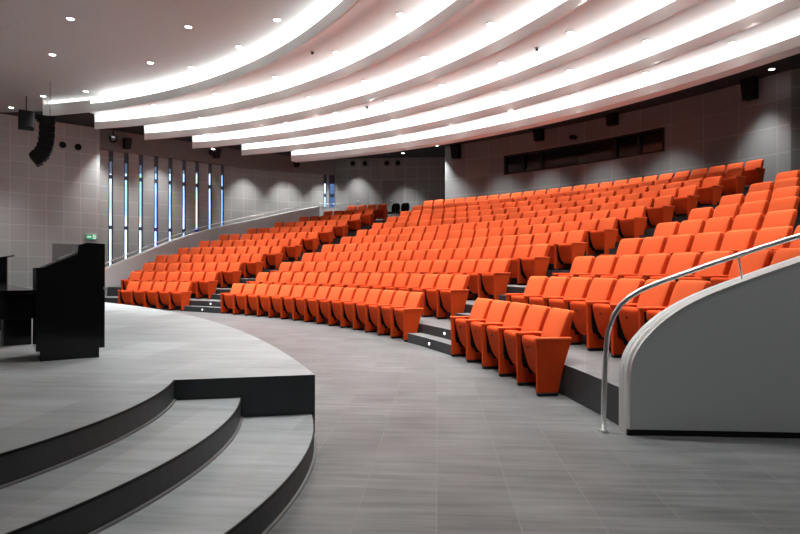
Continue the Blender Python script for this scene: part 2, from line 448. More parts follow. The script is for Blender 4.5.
def shift(R): return 0.275/(R+0.5)
def rowR(k): return R1+TREAD*k
def rowz(k): return RISE*k
def corner_angle(px, k, side):
    R = rowR(k)+0.42
    return polar(at_r(px, 200, R))[1]+side*0.045/R-0.117*(1-k/11)/R
TL = [190, 216.3, 240.2, 262.5, 282, 301, 318.3, 333.6, 347.9, 361.2, 374.2, 387.3]
TC1 = [232.6, 257.6, 280.6, 303.2, 322.8, 341.6, 357.9, 373, 387.5, 401.3, 413.6, 424.9]
TC2 = [422.4, 468, 508.9, 548, 584.5, 616, 645, 673, 697.4, 721.7, 745, 764.4]
TR = [477, 530, 574.8, 620.5, 657, 690.8, 721.7, 750.7, 777.7]
eL = [corner_angle(p, k, -1) for k, p in enumerate(TL)]
eC1 = [corner_angle(p, k, 1) for k, p in enumerate(TC1)]
eC2 = [corner_angle(p, k, -1) for k, p in enumerate(TC2)]
eR = [corner_angle(p, k, 1) for k, p in enumerate(TR)]
while len(eR) < 12: eR.append(2*eR[-1]-eR[-2])
# half-height steps in the two aisles
bmS = bmesh.new()
for k in range(1, 12):
    r0 = R1+0.265+TREAD*(k-1)
    z1 = RISE*(k-0.5); z0 = RISE*(k-1)
    for lo, hi in ((eC1[k-1]+0.03/r0, eL[k-1]-0.09/r0), (eR[k-1]+0.0/r0, eC2[k-1]-0.10/r0)):
        for f in arc_sweep(bmS, [(r0-0.26, z0), (r0+0.01, z0), (r0+0.01, z1), (r0-0.26, z1)], lo, hi, 5): pass
for f in bmS.faces:
    zs = [v.co.z for v in f.verts]
    f.material_index = 0 if (max(zs)-min(zs) < 1e-4) else 1
struct('floor_aisle_steps', bmS, [M['tier'], M['riser']])
for i, (px, py, rr, z, lab) in enumerate((
        (429.3, 346.6, R1-0.005, 0.08, 'tiny white step light in the lowest step beside the right seat block'),
        (444.6, 335.5, R1+0.255, 0.243, 'tiny white step light in the second step beside the right seat block'),
        (202.4, 311.3, R1-0.005, 0.08, 'tiny white step light in the lowest step beside the left seat block'),
        (210.6, 306.0, R1+0.255, 0.243, 'tiny white step light in the second step beside the left seat block'))):
    p = at_r(px, py, rr); a = polar(p)[1]
    t = thing('step_light', lab, 'light', pol(rr, a, z), a-PI/2, 'aisle step lights')
    b = bmesh.new(); prism(b, [(0.02*cos(2*PI*q/12), -0.004, 0.02*sin(2*PI*q/12)) for q in range(12)], (0, 0.012, 0)); obj('lens', b, M['led'], t)
    b = bmesh.new(); prism(b, [(0.028*cos(2*PI*q/12), -0.002, 0.028*sin(2*PI*q/12)) for q in range(12)], (0, 0.008, 0)); obj('bezel', b, M['silver'], t)

# -------------------------------------------------------------------- seats
def panel_bm():
    b = bmesh.new()
    prism(b, [(-0.024, y, z) for y, z in [(0.0, 0.035), (0.225, 0.035), (0.285, 0.31), (0.375, 0.578), (-0.012, 0.578)]], (0.048, 0, 0), 0.007, 2)
    return b
def pad_bm():
    b = bmesh.new(); box(b, -0.031, 0.031, -0.02, 0.375, 0.576, 0.602, 0.009, 2); return b
def foot_bm():
    b = bmesh.new(); box(b, -0.030, 0.030, 0.006, 0.218, 0.0, 0.036, 0.004, 1); return b
def seat_bm():
    b = bmesh.new(); R = []
    for z, hw, y0, y1 in [(0.150, 0.11, 0.160, 0.215), (0.157, 0.150, 0.140, 0.235), (0.185, 0.185, 0.113, 0.25), (0.25, 0.212, 0.080, 0.255), (0.33, 0.224, 0.056, 0.25), (0.41, 0.229, 0.036, 0.232),
                         (0.49, 0.231, 0.018, 0.205), (0.535, 0.231, 0.010, 0.190), (0.560, 0.226, 0.014, 0.180), (0.574, 0.212, 0.030, 0.160)]:
        R.append(sq_ring(hw, y0, y1, z, 5, 20))
    ring_loft(b, R); return b
def back_bm():
    b = bmesh.new(); R = []
    for z, hw, y0, y1 in [(0.33, 0.219, 0.235, 0.30), (0.345, 0.227, 0.225, 0.315), (0.45, 0.232, 0.232, 0.335), (0.52, 0.237, 0.240, 0.352), (0.60, 0.242, 0.262, 0.375), (0.70, 0.244, 0.298, 0.405),
                         (0.79, 0.243, 0.335, 0.432), (0.838, 0.240, 0.358, 0.448), (0.862, 0.231, 0.374, 0.450), (0.874, 0.212, 0.394, 0.444)]:
        R.append(sq_ring(hw, y0, y1, z, 7, 24, -0.18))
    ring_loft(b, R); return b
def hinge_gap_shade_bm(sx):  # black hinge lump; its tall plate stands for the shade in the gap
    b = bmesh.new()
    prism(b, [(sx*0.240, y, z) for y, z in [(0.13, 0.14), (0.21, 0.14), (0.21, 0.56), (0.025, 0.56), (0.045, 0.31), (0.04, 0.28), (0.055, 0.22), (0.11, 0.20)]], (sx*0.012, 0, 0), 0.003, 1)
    return b
def stud_bm():
    b = bmesh.new(); prism(b, [(0.008*cos(2*PI*q/10), 0.004, 0.47+0.008*sin(2*PI*q/10)) for q in range(10)], (0, 0.03, 0)); return b
me_panel = mesh_of('side_panel', panel_bm(), M['orange_side_shade']); me_pad = mesh_of('armrest_pad', pad_bm(), M['orange'])
me_foot = mesh_of('foot', foot_bm(), M['black_plastic']); me_seat = mesh_of('seat', seat_bm(), M['orange_side_shade'], True)
me_back = mesh_of('backrest', back_bm(), [M['orange'], M['orange_side_shade']], True)
for p in me_back.polygons:  # shade painted in: backrest sides and rear take the darker orange
    if p.normal.y > -0.45 and p.normal.z < 0.75: p.material_index = 1; me_hinge_gap_shade = [mesh_of('hinge_gap_shade', hinge_gap_shade_bm(q), M['black_plastic']) for q in (-1, 1)]
me_stud = mesh_of('number_stud', stud_bm(), M['black_plastic'])
for me in (me_pad,):
    for p in me.polygons: p.use_smooth = False

ORD = ['zeroth', 'first', 'second', 'third', 'fourth', 'fifth', 'sixth', 'seventh', 'eighth', 'ninth', 'tenth', 'eleventh', 'twelfth', 'thirteenth', 'fourteenth', 'fifteenth',
       'sixteenth', 'seventeenth', 'eighteenth', 'nineteenth', 'twentieth', 'twenty-first', 'twenty-second', 'twenty-third', 'twenty-fourth', 'twenty-fifth', 'twenty-sixth']
def row_name(k): return 'front' if k == 0 else ('last' if k == 11 else ORD[k+1])
NL = [5, 7, 8, 9, 9, 9, 9, 8, 7, 6, 5, 4]
NC = [15, 16, 17, 18, 19, 20, 21, 21, 22, 23, 24, 25]
seats = []     # block, row, index from the left, count, angle of centre, last
for k in range(12):
    R = rowR(k)
    for i in range(NL[k]):
        da = PITCH/R; seats.append(('left', k, i, NL[k], eL[k]+da*(NL[k]-i-0.5), i == NL[k]-1))
    da = (eC1[k]-eC2[k])/NC[k]
    for i in range(NC[k]): seats.append(('middle', k, i, NC[k], eC1[k]-da*(i+0.5), i == NC[k]-1))
    da = PITCH/R
    n = 5 if k == 0 else int((eR[k]-0.085)/da)
    for i in range(n):
        a = eR[k]-da*(i+0.5); p = pol(R+0.3, a)
        if 400+FPX*p.x/p.y > 812: break
        seats.append(('right', k, i, n, a, (k == 0 and i == 4) or i == n-1))
def dist(s):
    p = pol(rowR(s[1]), s[4], rowz(s[1])+0.6); return (p-CAM).length
order = sorted(range(len(seats)), key=lambda j: dist(seats[j]))
single = set(order[:300])
def half_panel(t, x):
    p = link('side_panel', me_panel, t); p.location.x = x
    link('armrest_pad', me_pad, p); link('foot', me_foot, p)
mass = bmesh.new()
def add_mass(me, mat, idx):
    n0 = len(mass.verts); f0 = len(mass.faces)
    mass.from_mesh(me); mass.verts.ensure_lookup_table(); mass.faces.ensure_lookup_table()
    bmesh.ops.transform(mass, matrix=mat, verts=mass.verts[n0:])
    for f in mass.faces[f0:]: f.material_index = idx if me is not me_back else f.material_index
for j, (blk, k, i, n, a, last) in enumerate(seats):
    loc = pol(rowR(k)-0.03, a, rowz(k)); rz = a-PI/2
    if j in single:
        where = 'front row' if k == 0 else ('last row' if k == 11 else ORD[k+1]+' row')
        t = thing('auditorium_seat', 'orange folding seat, %s from the left in the %s of the %s block' % (ORD[i+1], where, blk), 'seat', loc, rz, 'orange auditorium seats of the %s block' % blk)
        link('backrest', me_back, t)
        s = link('seat', me_seat, t)
        if dist(seats[j]) < 12: link('number_stud', me_stud, s)
        for q in me_hinge_gap_shade: link('hinge_gap_shade', q, t)
        half_panel(t, -PITCH/2+0.003)
        if last: half_panel(t, PITCH/2+0.004)
    else:
        m = Matrix.Translation(loc) @ Matrix.Rotation(rz, 4, 'Z')
        add_mass(me_back, m, 0); add_mass(me_seat, m, 1); add_mass(me_hinge_gap_shade[0], m, 2); add_mass(me_hinge_gap_shade[1], m, 2)
        for x in ([-PITCH/2+0.003] + ([PITCH/2+0.004] if last else [])):
            q = m @ Matrix.Translation((x, 0, 0)); add_mass(me_panel, q, 1); add_mass(me_pad, q, 0); add_mass(me_foot, q, 2)
if len(mass.faces):
    me = bpy.data.meshes.new('distant_seats'); mass.to_mesh(me)
    for q in ('orange', 'orange_side_shade', 'black_plastic'): me.materials.append(M[q])
    for p in me.polygons: p.use_smooth = len(p.vertices) == 4 and p.material_index < 2 and p.area > 0.0
    o = link('distant_auditorium_seats', me)
    tag(o, 'orange folding seats farthest back, in the last rows below the back walls', 'seats', kind='stuff')
mass.free()

# ---------------------------------------------------------- stage and steps
SC = (-4.75, 3.80); sr = [4.165, 3.62, 3.13]; sa0, sa1 = 0.240, -1.30
SG = (-25.11, -3.99); SGR = 25.96
def spt(r, a): return (SC[0]+r*cos(a), SC[1]+r*sin(a))
corner = (-0.69, 4.77)
ac = math.atan2(corner[1]-SG[1], corner[0]-SG[0])
edge = [(SG[0]+SGR*cos(ac+(0.90-ac)*i/40), SG[1]+SGR*sin(ac+(0.90-ac)*i/40)) for i in range(41)]
inner = [spt(sr[2], sa0+(sa1-sa0)*i/36) for i in range(37)]
poly = edge + [(-13.5, 19.8), (-20.0, 16.0), (-21.0, 16.0), (-5.0, -4.0)] + inner[::-1]
bm = bmesh.new(); prism(bm, [(x, y, 0) for x, y in poly], (0, 0, ST))
for f in bm.faces:
    zs = [v.co.z for v in f.verts]; f.material_index = 0 if min(zs) > ST-1e-4 else 1
st = struct('floor_stage', bm, [M['stage'], M['riser']])
for r, ri, z in ((sr[0], sr[1]-0.02, ST/3), (sr[1], sr[2]-0.02, 2*ST/3)):
    bm = bmesh.new(); arc_sweep(bm, [(ri, 0), (r, 0), (r, z), (ri, z)], sa0, sa1, 48, SC)
    for f in bm.faces:
        zs = [v.co.z for v in f.verts]; f.material_index = 0 if min(zs) > z-1e-4 else 1
    obj('stage_step', bm, [M['stage'], M['riser']], st)
    bm = bmesh.new(); arc_sweep(bm, [(r-0.003, z-0.012), (r+0.006, z-0.012), (r+0.006, z+0.002), (r-0.003, z+0.002)], sa0, sa1, 48, SC)
    obj('nosing', bm, M['black_plastic'], st)
bm = bmesh.new(); arc_sweep(bm, [(sr[2]-0.003, ST-0.012), (sr[2]+0.006, ST-0.012), (sr[2]+0.006, ST+0.002), (sr[2]-0.003, ST+0.002)], sa0, sa1, 48, SC)
obj('nosing', bm, M['black_plastic'], st)
for r, z in ((sr[0], 0), (sr[1], ST/3), (sr[2], 2*ST/3)):
    bm = bmesh.new(); arc_sweep(bm, [(r, z), (r+0.018, z), (r+0.018, z+0.012), (r, z+0.012)], sa0, sa1, 48, SC)
    obj('foot_strip', bm, M['door'], st)

# ------------------------------------------------------------------ parapets
def line_h(R): return (R-R1)*(RISE/TREAD)+0.90
PROF = [(17.578, 0.0), (17.578, 0.30), (17.579, 0.471), (17.596, 0.573), (17.636, 0.667), (17.701, 0.761), (17.823, 0.886), (17.986, 1.003), (18.149, 1.09), (18.313, 1.16), (18.478, 1.223), (18.643, 1.285), (18.809, 1.345), (18.976, 1.405)]
r = 19.4
while r < 28.6: PROF.append((r, line_h(r)+0.0)); r += 0.5
PROF.append((28.6, line_h(28.6)))
def ang_r(R): return 0.0593-0.0066*(R-17.57)
def spline(P):
    out = []
    for i in range(len(P)-1):
        p0, p1, p2, p3 = P[max(i-1, 0)], P[i], P[i+1], P[min(i+2, len(P)-1)]
        m = 4 if 2 <= i < 12 else 1
        for q in range(m):
            u = q/m
            out.append(tuple(0.5*(2*b+(c-a)*u+(2*a-5*b+4*c-d)*u*u+(3*b-a-3*c+d)*u**3) for a, b, c, d in zip(p0, p1, p2, p3)))
    return out+[P[-1]]
PROF = [(r+0.022, z) for r, z in spline(PROF)]
def parapet(name, angf, th, mat):
    """wall following angf(R) with the curved-up nose; th is its thickness away from the hall centre line"""
    b = bmesh.new()
    inn = []; out = []
    for R, z in PROF:
        a = angf(R); inn.append(pol(R, a, z)); out.append(pol(R, a+th/R, z))
    n = len(PROF)
    I = [b.verts.new(p) for p in inn]; O = [b.verts.new(p) for p in out]
    bi = [b.verts.new((p.x, p.y, 0)) for p in inn[2:]]; bo = [b.verts.new((p.x, p.y, 0)) for p in out[2:]]
    def side(V, Bt):
        b.faces.new([V[0], V[1], V[2], Bt[0]])
        for i in range(2, n-1): b.faces.new([V[i], V[i+1], Bt[i-1], Bt[i-2]])
    side(I, bi); side(O, bo)
    for i in range(n-1): b.faces.new([I[i], I[i+1], O[i+1], O[i]])
    b.faces.new([I[-1], O[-1], bo[-1], bi[-1]])
    bo_ = [O[0]]+bo; bi_ = [I[0]]+bi
    for i in range(len(bi_)-1): b.faces.new([bi_[i], bi_[i+1], bo_[i+1], bo_[i]])
    w = struct(name, b, mat)
    # pale capping that wraps the nose and the sloping top, in two raised bands
    for t0, t1, h in ((-0.004, 0.62*th, 0.012), (0.66*th, th+0.004*(1 if th > 0 else -1), 0.012)):
        c = bmesh.new(); rings = []
        for i, (R, z) in enumerate(PROF):
            a = angf(R)
            q = PROF[min(i+1, n-1)]; p = PROF[max(i-1, 0)]
            tr, tz = q[0]-p[0], q[1]-p[1]; l = math.hypot(tr, tz); nr, nz = -tz/l, tr/l
            s0 = t0 if t0 < 0 or t0 > 0.01 else t0
            sg = 1 if th > 0 else -1
            rings.append([pol(R+nr*o, a+tt/(R), z+nz*o) for tt, o in ((t0 if t0 != -0.004 else -0.004*sg, -0.004), (t0 if t0 != -0.004 else -0.004*sg, h), (t1, h), (t1, -0.004))])
        ring_loft(c, rings); obj('capping', c, M['cap'], w)
    c = bmesh.new(); sg = 1 if th > 0 else -1
    rr = [17.57+0.4*i for i in range(28)]
    pts0 = [pol(R, angf(R)-sg*0.006/R) for R in rr]
    ring_loft(c, [[p, p+Vector((0, 0, 0.045)), q+Vector((0, 0, 0.045)), q] for p, q in zip(pts0, [pol(R, angf(R)+sg*0.02/R) for R in rr])])
    obj('skirting', c, M['black_plastic'], w)
    return w
parapet('wall_parapet_right', ang_r, 0.20, M['parapet'])
parapet('wall_parapet_left', lambda R: par_a(R)+0.002, 0.20, M['parapet'])

aq0 = par_a(28.6)+0.004; aq1 = polar(at_r(349, 208, 29.4))[1]; zq = line_h(28.6)
bm = bmesh.new()
ring = [pol(28.6, aq0), pol(28.95, aq0-0.001), pol(29.3, aq0-0.006)] + [pol(29.42, aq0-0.014+(aq1-aq0+0.014)*i/8) for i in range(9)]
wall_run(bm, [(p.x, p.y) for p in ring], 0, zq, 0.15)
pq = struct('wall_parapet_left_end', bm, M['parapet'])
bm = bmesh.new(); wall_run(bm, [(p.x, p.y) for p in ring], zq, zq+0.02, 0.16); obj('capping', bm, M['cap'], pq)
PQ = ring
RAILP = []
plA = pol(17.39, ang_r(17.39)+0.1/17.5); plB = pol(20, ang_r(20)+0.1/20)
for px, py in ((603.4, 432), (604.2, 400), (605.2, 370), (606.5, 346), (608.6, 331), (613, 317), (620.5, 305), (630, 296.5), (640, 290.5), (651, 285.6), (663, 281), (680, 274.8), (700, 267.6), (720, 260.8), (738, 254.9), (757, 248.8), (776, 242.8), (800, 235.4)):
    p = at_line(px, py, plA, plB); RAILP.append((polar(p)[0], max(0.0, p.z)))
RAILP[0] = (RAILP[0][0], 0.0)
lastR, lastz = RAILP[-1]; off = lastz-line_h(lastR)
rails = list(RAILP); R = lastR+0.6
while R < 28.0: rails.append((R, line_h(R)+off)); R += 0.7
def handrail(angf, sg, label):
    base = pol(rails[0][0], angf(rails[0][0]))
    t = thing('handrail', label, 'handrail', base, 0, 'steel handrails on the parapets')
    def L(R, z): return pol(R, angf(R)+sg*0.1/R, z)-base
    b = bmesh.new(); tube(b, [L(R, z) for R, z in rails], 0.021, 12); obj('rail', b, M['steel'], t, True)
    b = bmesh.new(); c = L(*rails[0]); disc(b, c, 0.04, 0.0, 0.012, 16); obj('floor_flange', b, M['steel'], t)
    for R in (18.47, 20.4, 22.4, 24.4, 26.4):
        zr = None
        for (r0, z0), (r1, z1) in zip(rails, rails[1:]):
            if r0 <= R <= r1: zr = z0+(z1-z0)*(R-r0)/(r1-r0)
        zp = None
        for (r0, z0), (r1, z1) in zip(PROF, PROF[1:]):
            if r0 <= R <= r1: zp = z0+(z1-z0)*(R-r0)/(r1-r0)
        b = bmesh.new(); tube(b, [L(R+0.03, zp+0.012), L(R, zr)], 0.008, 8); obj('bracket', b, M['steel'], t, True)
handrail(ang_r, 1, 'bent steel handrail rising over the right grey parapet near the camera')
tq = thing('level_handrail', 'short level steel handrail at the top corner of the left parapet', 'handrail', PQ[0]+Vector((0, 0, zq)))
b = bmesh.new(); tube(b, [p-PQ[0]+Vector((0, 0, off*0.98)) for p in PQ], 0.021, 10); obj('rail', b, M['steel'], tq, True)
for q in (1, 6, 10):
    b = bmesh.new(); tube(b, [PQ[q]-PQ[0]+Vector((0, 0, 0.0)), PQ[q]-PQ[0]+Vector((0, 0, off*0.98))], 0.009, 8); obj('bracket', b, M['steel'], tq, True)
handrail(lambda R: par_a(R)+0.002, 1, 'thin steel handrail climbing beside the slit windows behind the left seats')

# ------------------------------------------------------- ceiling and coves
BR = [16.75, 18.75, 20.75, 22.75, 24.75, 26.75]
BA = [1.339, 1.322, 1.294, 1.259, 1.2135, 1.162]
ZL, ZT, ZP = 6.40, 6.66, 6.94
bm = bmesh.new()
pts = [pol(16.98, -0.02+1.36*i/60, ZP) for i in range(61)] + [pol(18.0, 1.346+0.75*i/30, ZP) for i in range(31)]
pts = pts + [Vector((-20.5, 14.5, ZP)), Vector((-4.6, -3.6, ZP))] + [pol(18.0, -0.60+0.57*i/20, ZP) for i in range(21)]
prism(bm, pts, (0, 0, 0.055))
struct('ceiling_stage', bm, M['stage_ceiling'])
for R in (12.2,):
    bm = bmesh.new(); arc_sweep(bm, [(R, ZP-0.004), (R+0.03, ZP-0.004), (R+0.03, ZP+0.01), (R, ZP+0.01)], 0.9, 1.9, 30)
    o = struct('trim_1', bm, M['stage_ceiling'])
which = ['nearest the stage', 'second from the stage', 'third from the stage', 'fourth from the stage', 'fifth from the stage', 'farthest back, above the top rows']
for i, R in enumerate(BR):
    a1 = BA[i]; a0 = AX2-a1; n = 90
    if i < 5:
        aa1 = BA[i+1]; bm = bmesh.new()
        g = [(0.055, ZL)] + [(0.055+0.95*q/8, ZL+(ZP-ZL)*math.sin(PI/2*q/8)) for q in range(1, 9)] + [(BR[i+1]-R+0.17, ZP)]
        rows_ = []
        for r_, z_ in g:                               # the panel rises from the foot of one beam to the cove of the next
            f_ = r_/(BR[i+1]-R); ae = a1+(aa1-a1)*min(1, f_); rows_.append([bm.verts.new(pol(R+r_, AX2-ae+(2*ae-AX2)*q/70, z_)) for q in range(71)])
            rows_[-1] = rows_[-1]
        top_ = [[bm.verts.new(v.co+Vector((0, 0, 0.03))) for v in w_] for w_ in rows_]
        for A_, B_ in zip(rows_, rows_[1:]):
            for q in range(70): bm.faces.new([A_[q], A_[q+1], B_[q+1], B_[q]])
        for A_, B_ in zip(top_, top_[1:]):
            for q in range(70): bm.faces.new([A_[q], B_[q], B_[q+1], A_[q+1]])
        for k_ in (0, -1):
            for q in range(70): bm.faces.new([rows_[k_][q], rows_[k_][q+1], top_[k_][q+1], top_[k_][q]])
        for q in (0, 70):
            for k_ in range(len(rows_)-1): bm.faces.new([rows_[k_][q], rows_[k_+1][q], top_[k_+1][q], top_[k_][q]])
        o = struct('ceiling_panel_%d' % (i+1), bm, M['white'], None, True)
    t = thing('cove_beam', 'curved white ceiling beam with a glowing cove, %s' % which[i], 'ceiling beam', (0, 0, 0), 0, 'curved cove beams')
    bm = bmesh.new()
    wb_ = 0.05 if i < 5 else 0.45
    arc_sweep(bm, [(R, ZL), (R+wb_, ZL), (R+wb_, ZL+0.03), (R+0.20, ZL+0.26-0.07), (R+0.20, ZP+0.01), (R+0.17, ZP+0.01), (R+0.17, ZT-0.06), (R+0.03, ZT-0.06), (R+0.03, ZT), (R, ZT)], a0, a1, n)
    if i == 0: arc_sweep(bm, [(R+0.001, ZT-0.02), (R+0.029, ZT-0.02), (R+0.029, ZT+0.12), (R+0.001, ZT+0.12)], 1.225, a1-0.001, 12)
    obj('fascia', bm, M['lip'], t)
    dp_ = [(R+0.032, ZT-0.03), (R+0.16, ZP), (R+0.168, ZP), (R+0.04, ZT-0.05)]
    bm = bmesh.new(); arc_sweep(bm, dp_, a0+0.002, (a1-0.002 if i else 1.20), n)
    obj('light_diffuser', bm, M['cove'] if i == 0 else M['cove_soft'], t)
    if i == 0:                                     # the first cove fades out towards its end
        bm = bmesh.new(); arc_sweep(bm, dp_, 1.2005, a1-0.003, 20)
        obj('light_diffuser', bm, M['cove_dim'], t)
    for aa, sg in ((a1, 1), (a0, -1)):
        bm = bmesh.new(); w = 0.03/R*sg
        p0 = [(R-0.005, ZL-0.005), (R+wb_+0.01, ZL-0.005), (R+0.21+0.25*(i == 5), ZP-0.3), (R+0.21, ZP+0.03), (R-0.04, ZP+0.03), (R-0.03, ZP-0.06)]
        prism(bm, [pol(r, aa, z) for r, z in p0], pol(R, aa+w)-pol(R, aa), 0.004, 1); obj('end_plate', bm, M['lip'], t)

def downlight(p, label, z, group='recessed ceiling downlights', r=0.075):
    t = thing('recessed_downlight', label, 'ceiling light', (p[0], p[1], z), 0, group)
    b = bmesh.new(); disc(b, (0, 0), r, -0.012, 0.02, 18); obj('lens', b, M['lamp'], t)
    b = bmesh.new(); arc_sweep(b, [(r, -0.014), (r+0.018, -0.014), (r+0.018, 0.01), (r, 0.01)], 0, 2*PI, 18, (0, 0)); obj('trim_ring', b, M['lip'], t)
    return t
SDL = [((70, 19), 'round downlight in the grey stage ceiling, upper one of the left pair'), ((52, 55), 'round downlight in the grey stage ceiling, lower one of the left pair'),
       ((188, 27), 'round downlight in the stage ceiling, high up, second nearest the first cove'), ((150, 63), 'round downlight in the stage ceiling halfway down toward the beam ends'),
       ((91, 93.5), 'round downlight in the stage ceiling just above the first beam end, right one'), ((58, 101.5), 'round downlight in the stage ceiling just above the first beam end, left one'),
       ((11, 108), 'round downlight in the stage ceiling at its far left corner'), ((201, 70.3), 'downlight in the glow of the first cove, lowest of three'),
       ((238.5, 46.9), 'downlight in the glow of the first cove, middle of three'), ((276.6, 19.7), 'downlight in the glow of the first cove, topmost of three')]
def sdl(q):
    p = at_z(*q, ZP); r, a = polar(p)
    return pol(min(r, 16.38), a, ZP) if a < 1.4 else p
for q, lab in SDL: downlight(sdl(q), lab, ZP)
RINGS = [(18.40, 0.545, 0.155, 0.60), (20.44, 0.514, 0.128, 0.52), (22.41, 0.490, 0.110, 0.44), (24.44, 0.47, 0.104, 0.36), (26.44, 0.436, 0.098, 0.30)]
PDL = []
coves = ['second', 'third', 'fourth', 'fifth', 'last']
for i, (R, a_, da_, e_) in enumerate(RINGS):
    aa = a_
    while aa+da_ < BA[i+1]-0.05: aa += da_
    j = 1
    while aa > 0.10:
        p = pol(R, aa, ZP); downlight(p, 'small downlight in the ceiling panel before the %s cove, %s from the left' % (coves[i], ORD[j]), ZP, 'downlights before the %s cove' % coves[i])
        PDL.append((p, e_)); aa -= da_; j += 1
WDL = [((355, 155.6), 'downlight in the dark ceiling by the alcove, leftmost of three'), ((402.8, 153), 'downlight in the dark ceiling by the alcove, middle of three'), ((436.5, 145.3), 'downlight in the dark ceiling by the alcove, rightmost of three'),
       ((771.5, 68.4), 'downlight in the dark ceiling at the far right above the back wall')]
for q, lab in WDL: downlight(at_z(*q, ZC), lab, ZC)

# ------------------------------------------------------------------- lectern
pL = at_z(39.8, 362.3, ST); d = Vector((0.83, 0.558, 0)).normalized(); nb = Vector((-d.y, d.x, 0))
rz = math.atan2(d.y, d.x)
t = thing('lectern', 'tall glossy black lectern with a sloping desk standing on the stage', 'lectern', pL, rz)
W = 0.60
b = bmesh.new(); box(b, 0.0, 0.485, 0.0, W-0.02, 0.0, 0.10, 0.003, 1); obj('plinth', b, M['gloss_black'], t)
b = bmesh.new(); prism(b, [(x, 0, z) for x, z in [(-0.03, 0.09), (0.532, 0.09), (0.532, 1.078), (0.385, 1.085), (0.305, 1.062), (0.305, 0.972), (0.03, 0.845), (-0.03, 0.850)]], (0, W, 0), 0.004, 1)
obj('body', b, M['gloss_black'], t)
b = bmesh.new(); prism(b, [(x, 0.01, z) for x, z in [(0.03, 0.848), (0.30, 0.973), (0.30, 0.985), (0.03, 0.860)]], (0, W-0.02, 0)); obj('desk_top', b, M['door'], t)  # grey colour stands in for the grazing reflection on the desk
b = bmesh.new(); tube(b, [(0.53, 0.0, 0.655), (0.53, -0.014, 0.655)], 0.014, 12); obj('lock', b, M['silver'], t)
pm = pL+d*0.145+nb*0.03
t = thing('tablet', 'thin pale tablet lying on the sloping desk of the black lectern', 'tablet', pm+Vector((0, 0, 0.915)), rz)
b = bmesh.new(); prism(b, [(x, 0, z) for x, z in [(0.0, 0.0), (0.15, 0.070), (0.146, 0.085), (-0.004, 0.015)]], (0, 0.22, 0), 0.003, 1); obj('casing', b, M['cap'], t)
b = bmesh.new(); prism(b, [(x, 0.015, z) for x, z in [(0.006, 0.0205), (0.136, 0.081), (0.1355, 0.0835), (0.0055, 0.023)]], (0, 0.19, 0)); obj('screen', b, M['cap'], t)

# presidium table running back from the lectern, and its companion stand
T0 = Vector((-3.99, 6.60, ST)); td = Vector((-0.62, 0.785, 0)).normalized(); tn = Vector((-td.y, td.x, 0))
t = thing('presidium_table', 'long low glossy black table at the left edge behind the lectern', 'table', T0, math.atan2(td.y, td.x))
b = bmesh.new(); box(b, 0.0, 4.4, 0.0, 0.8, 0.565, 0.605, 0.004, 1); obj('tabletop', b, M['gloss_black'], t)
for x in (0.10, 2.16, 4.2):
    b = bmesh.new(); box(b, x, x+0.30, 0.04, 0.30, 0.0, 0.30, 0.003, 1); box(b, x-0.06, x+0.10, 0.0, 0.80, 0.29, 0.566, 0.003, 1); obj('leg_panel', b, M['gloss_black'], t)
b = bmesh.new(); box(b, 0.2, 4.2, 0.05, 0.075, 0.26, 0.565, 0.002, 1); obj('modesty_panel', b, M['gloss_black'], t)
b = bmesh.new(); box(b, 0.2, 4.3, 0.10, 0.5, 0.46, 0.485, 0.002, 1); obj('shelf', b, M['gloss_black'], t)
for i, (x, y) in enumerate(((0.0, -0.02),)):
    pass
q0 = at_z(4, 300, ST); S0 = Vector((-7.40, 11.3, ST))
t = thing('speaking_stand', 'black stand with an overhanging slanted top cut by the left edge', 'lectern', S0, 0.55)
b = bmesh.new(); prism(b, [(x, 0, z) for x, z in ((-0.5, 0), (0, 0), (0, 1.055), (-0.5, 0.965))], (0, 0.5, 0), 0.005, 1); obj('body', b, M['gloss_black'], t)
b = bmesh.new(); prism(b, [(-0.55, -0.04, 0.955), (0.11, -0.04, 1.075), (0.11, -0.04, 1.095), (-0.55, -0.04, 0.975)], (0, 0.6, 0), 0.004, 1); obj('desk_top', b, M['gloss_black'], t)
# low black stage monitor on the floor under the table end
mp_ = at_z(18, 338, ST)

# ---------------------------------------------------- speakers and cameras
# curved hanging array
hp = at_y(46, 120, 18.2)
t = thing('line_array_speaker', 'curved black loudspeaker array hanging above the stage at the upper left', 'loudspeaker', (hp.x, hp.y, hp.z), 0.53)
b = bmesh.new(); box(b, -0.25, 0.25, -0.3, 0.3, -0.05, 0.06, 0.01, 1); obj('flying_frame', b, M['black_box'], t)
x, z, th = 0.02, -0.06, 0.0
ang = [0.0, 0.02, 0.05, 0.10, 0.17, 0.25, 0.33]
acc = 0.0
for a_ in ang:
    acc += a_
    b = bmesh.new(); h = 0.192
    dv = Vector((-sin(acc), 0, -cos(acc))); fr_ = Vector((cos(acc), 0, -sin(acc)))
    P = Vector((x, -0.30, z))
    prism(b, [P-fr_*0.22, P+fr_*0.22, P+fr_*0.20+dv*(h-0.012), P-fr_*0.17+dv*(h-0.012)], (0, 0.60, 0), 0.008, 1)
    obj('speaker_cabinet', b, M['black_box'], t)
    x += dv.x*h; z += dv.z*h
for y in (-0.2, 0.2):
    b = bmesh.new(); tube(b, [(0.1, y, 0.05), (0.1, y, ZC-0.06-hp.z)], 0.008, 6); obj('hanging_cable', b, M['cable'], t)
hp = at_y(26, 121, 19.6)
t = thing('hung_subwoofer', 'black box loudspeaker hanging left of the curved array', 'loudspeaker', (hp.x, hp.y, hp.z), 0.6)
b = bmesh.new(); box(b, -0.22, 0.22, -0.25, 0.25, -0.28, 0.28, 0.015, 2); obj('cabinet', b, M['black_box'], t)
b = bmesh.new(); box(b, -0.2, 0.2, -0.262, -0.25, -0.25, 0.25, 0.004, 1); obj('grille', b, M['black_plastic'], t)
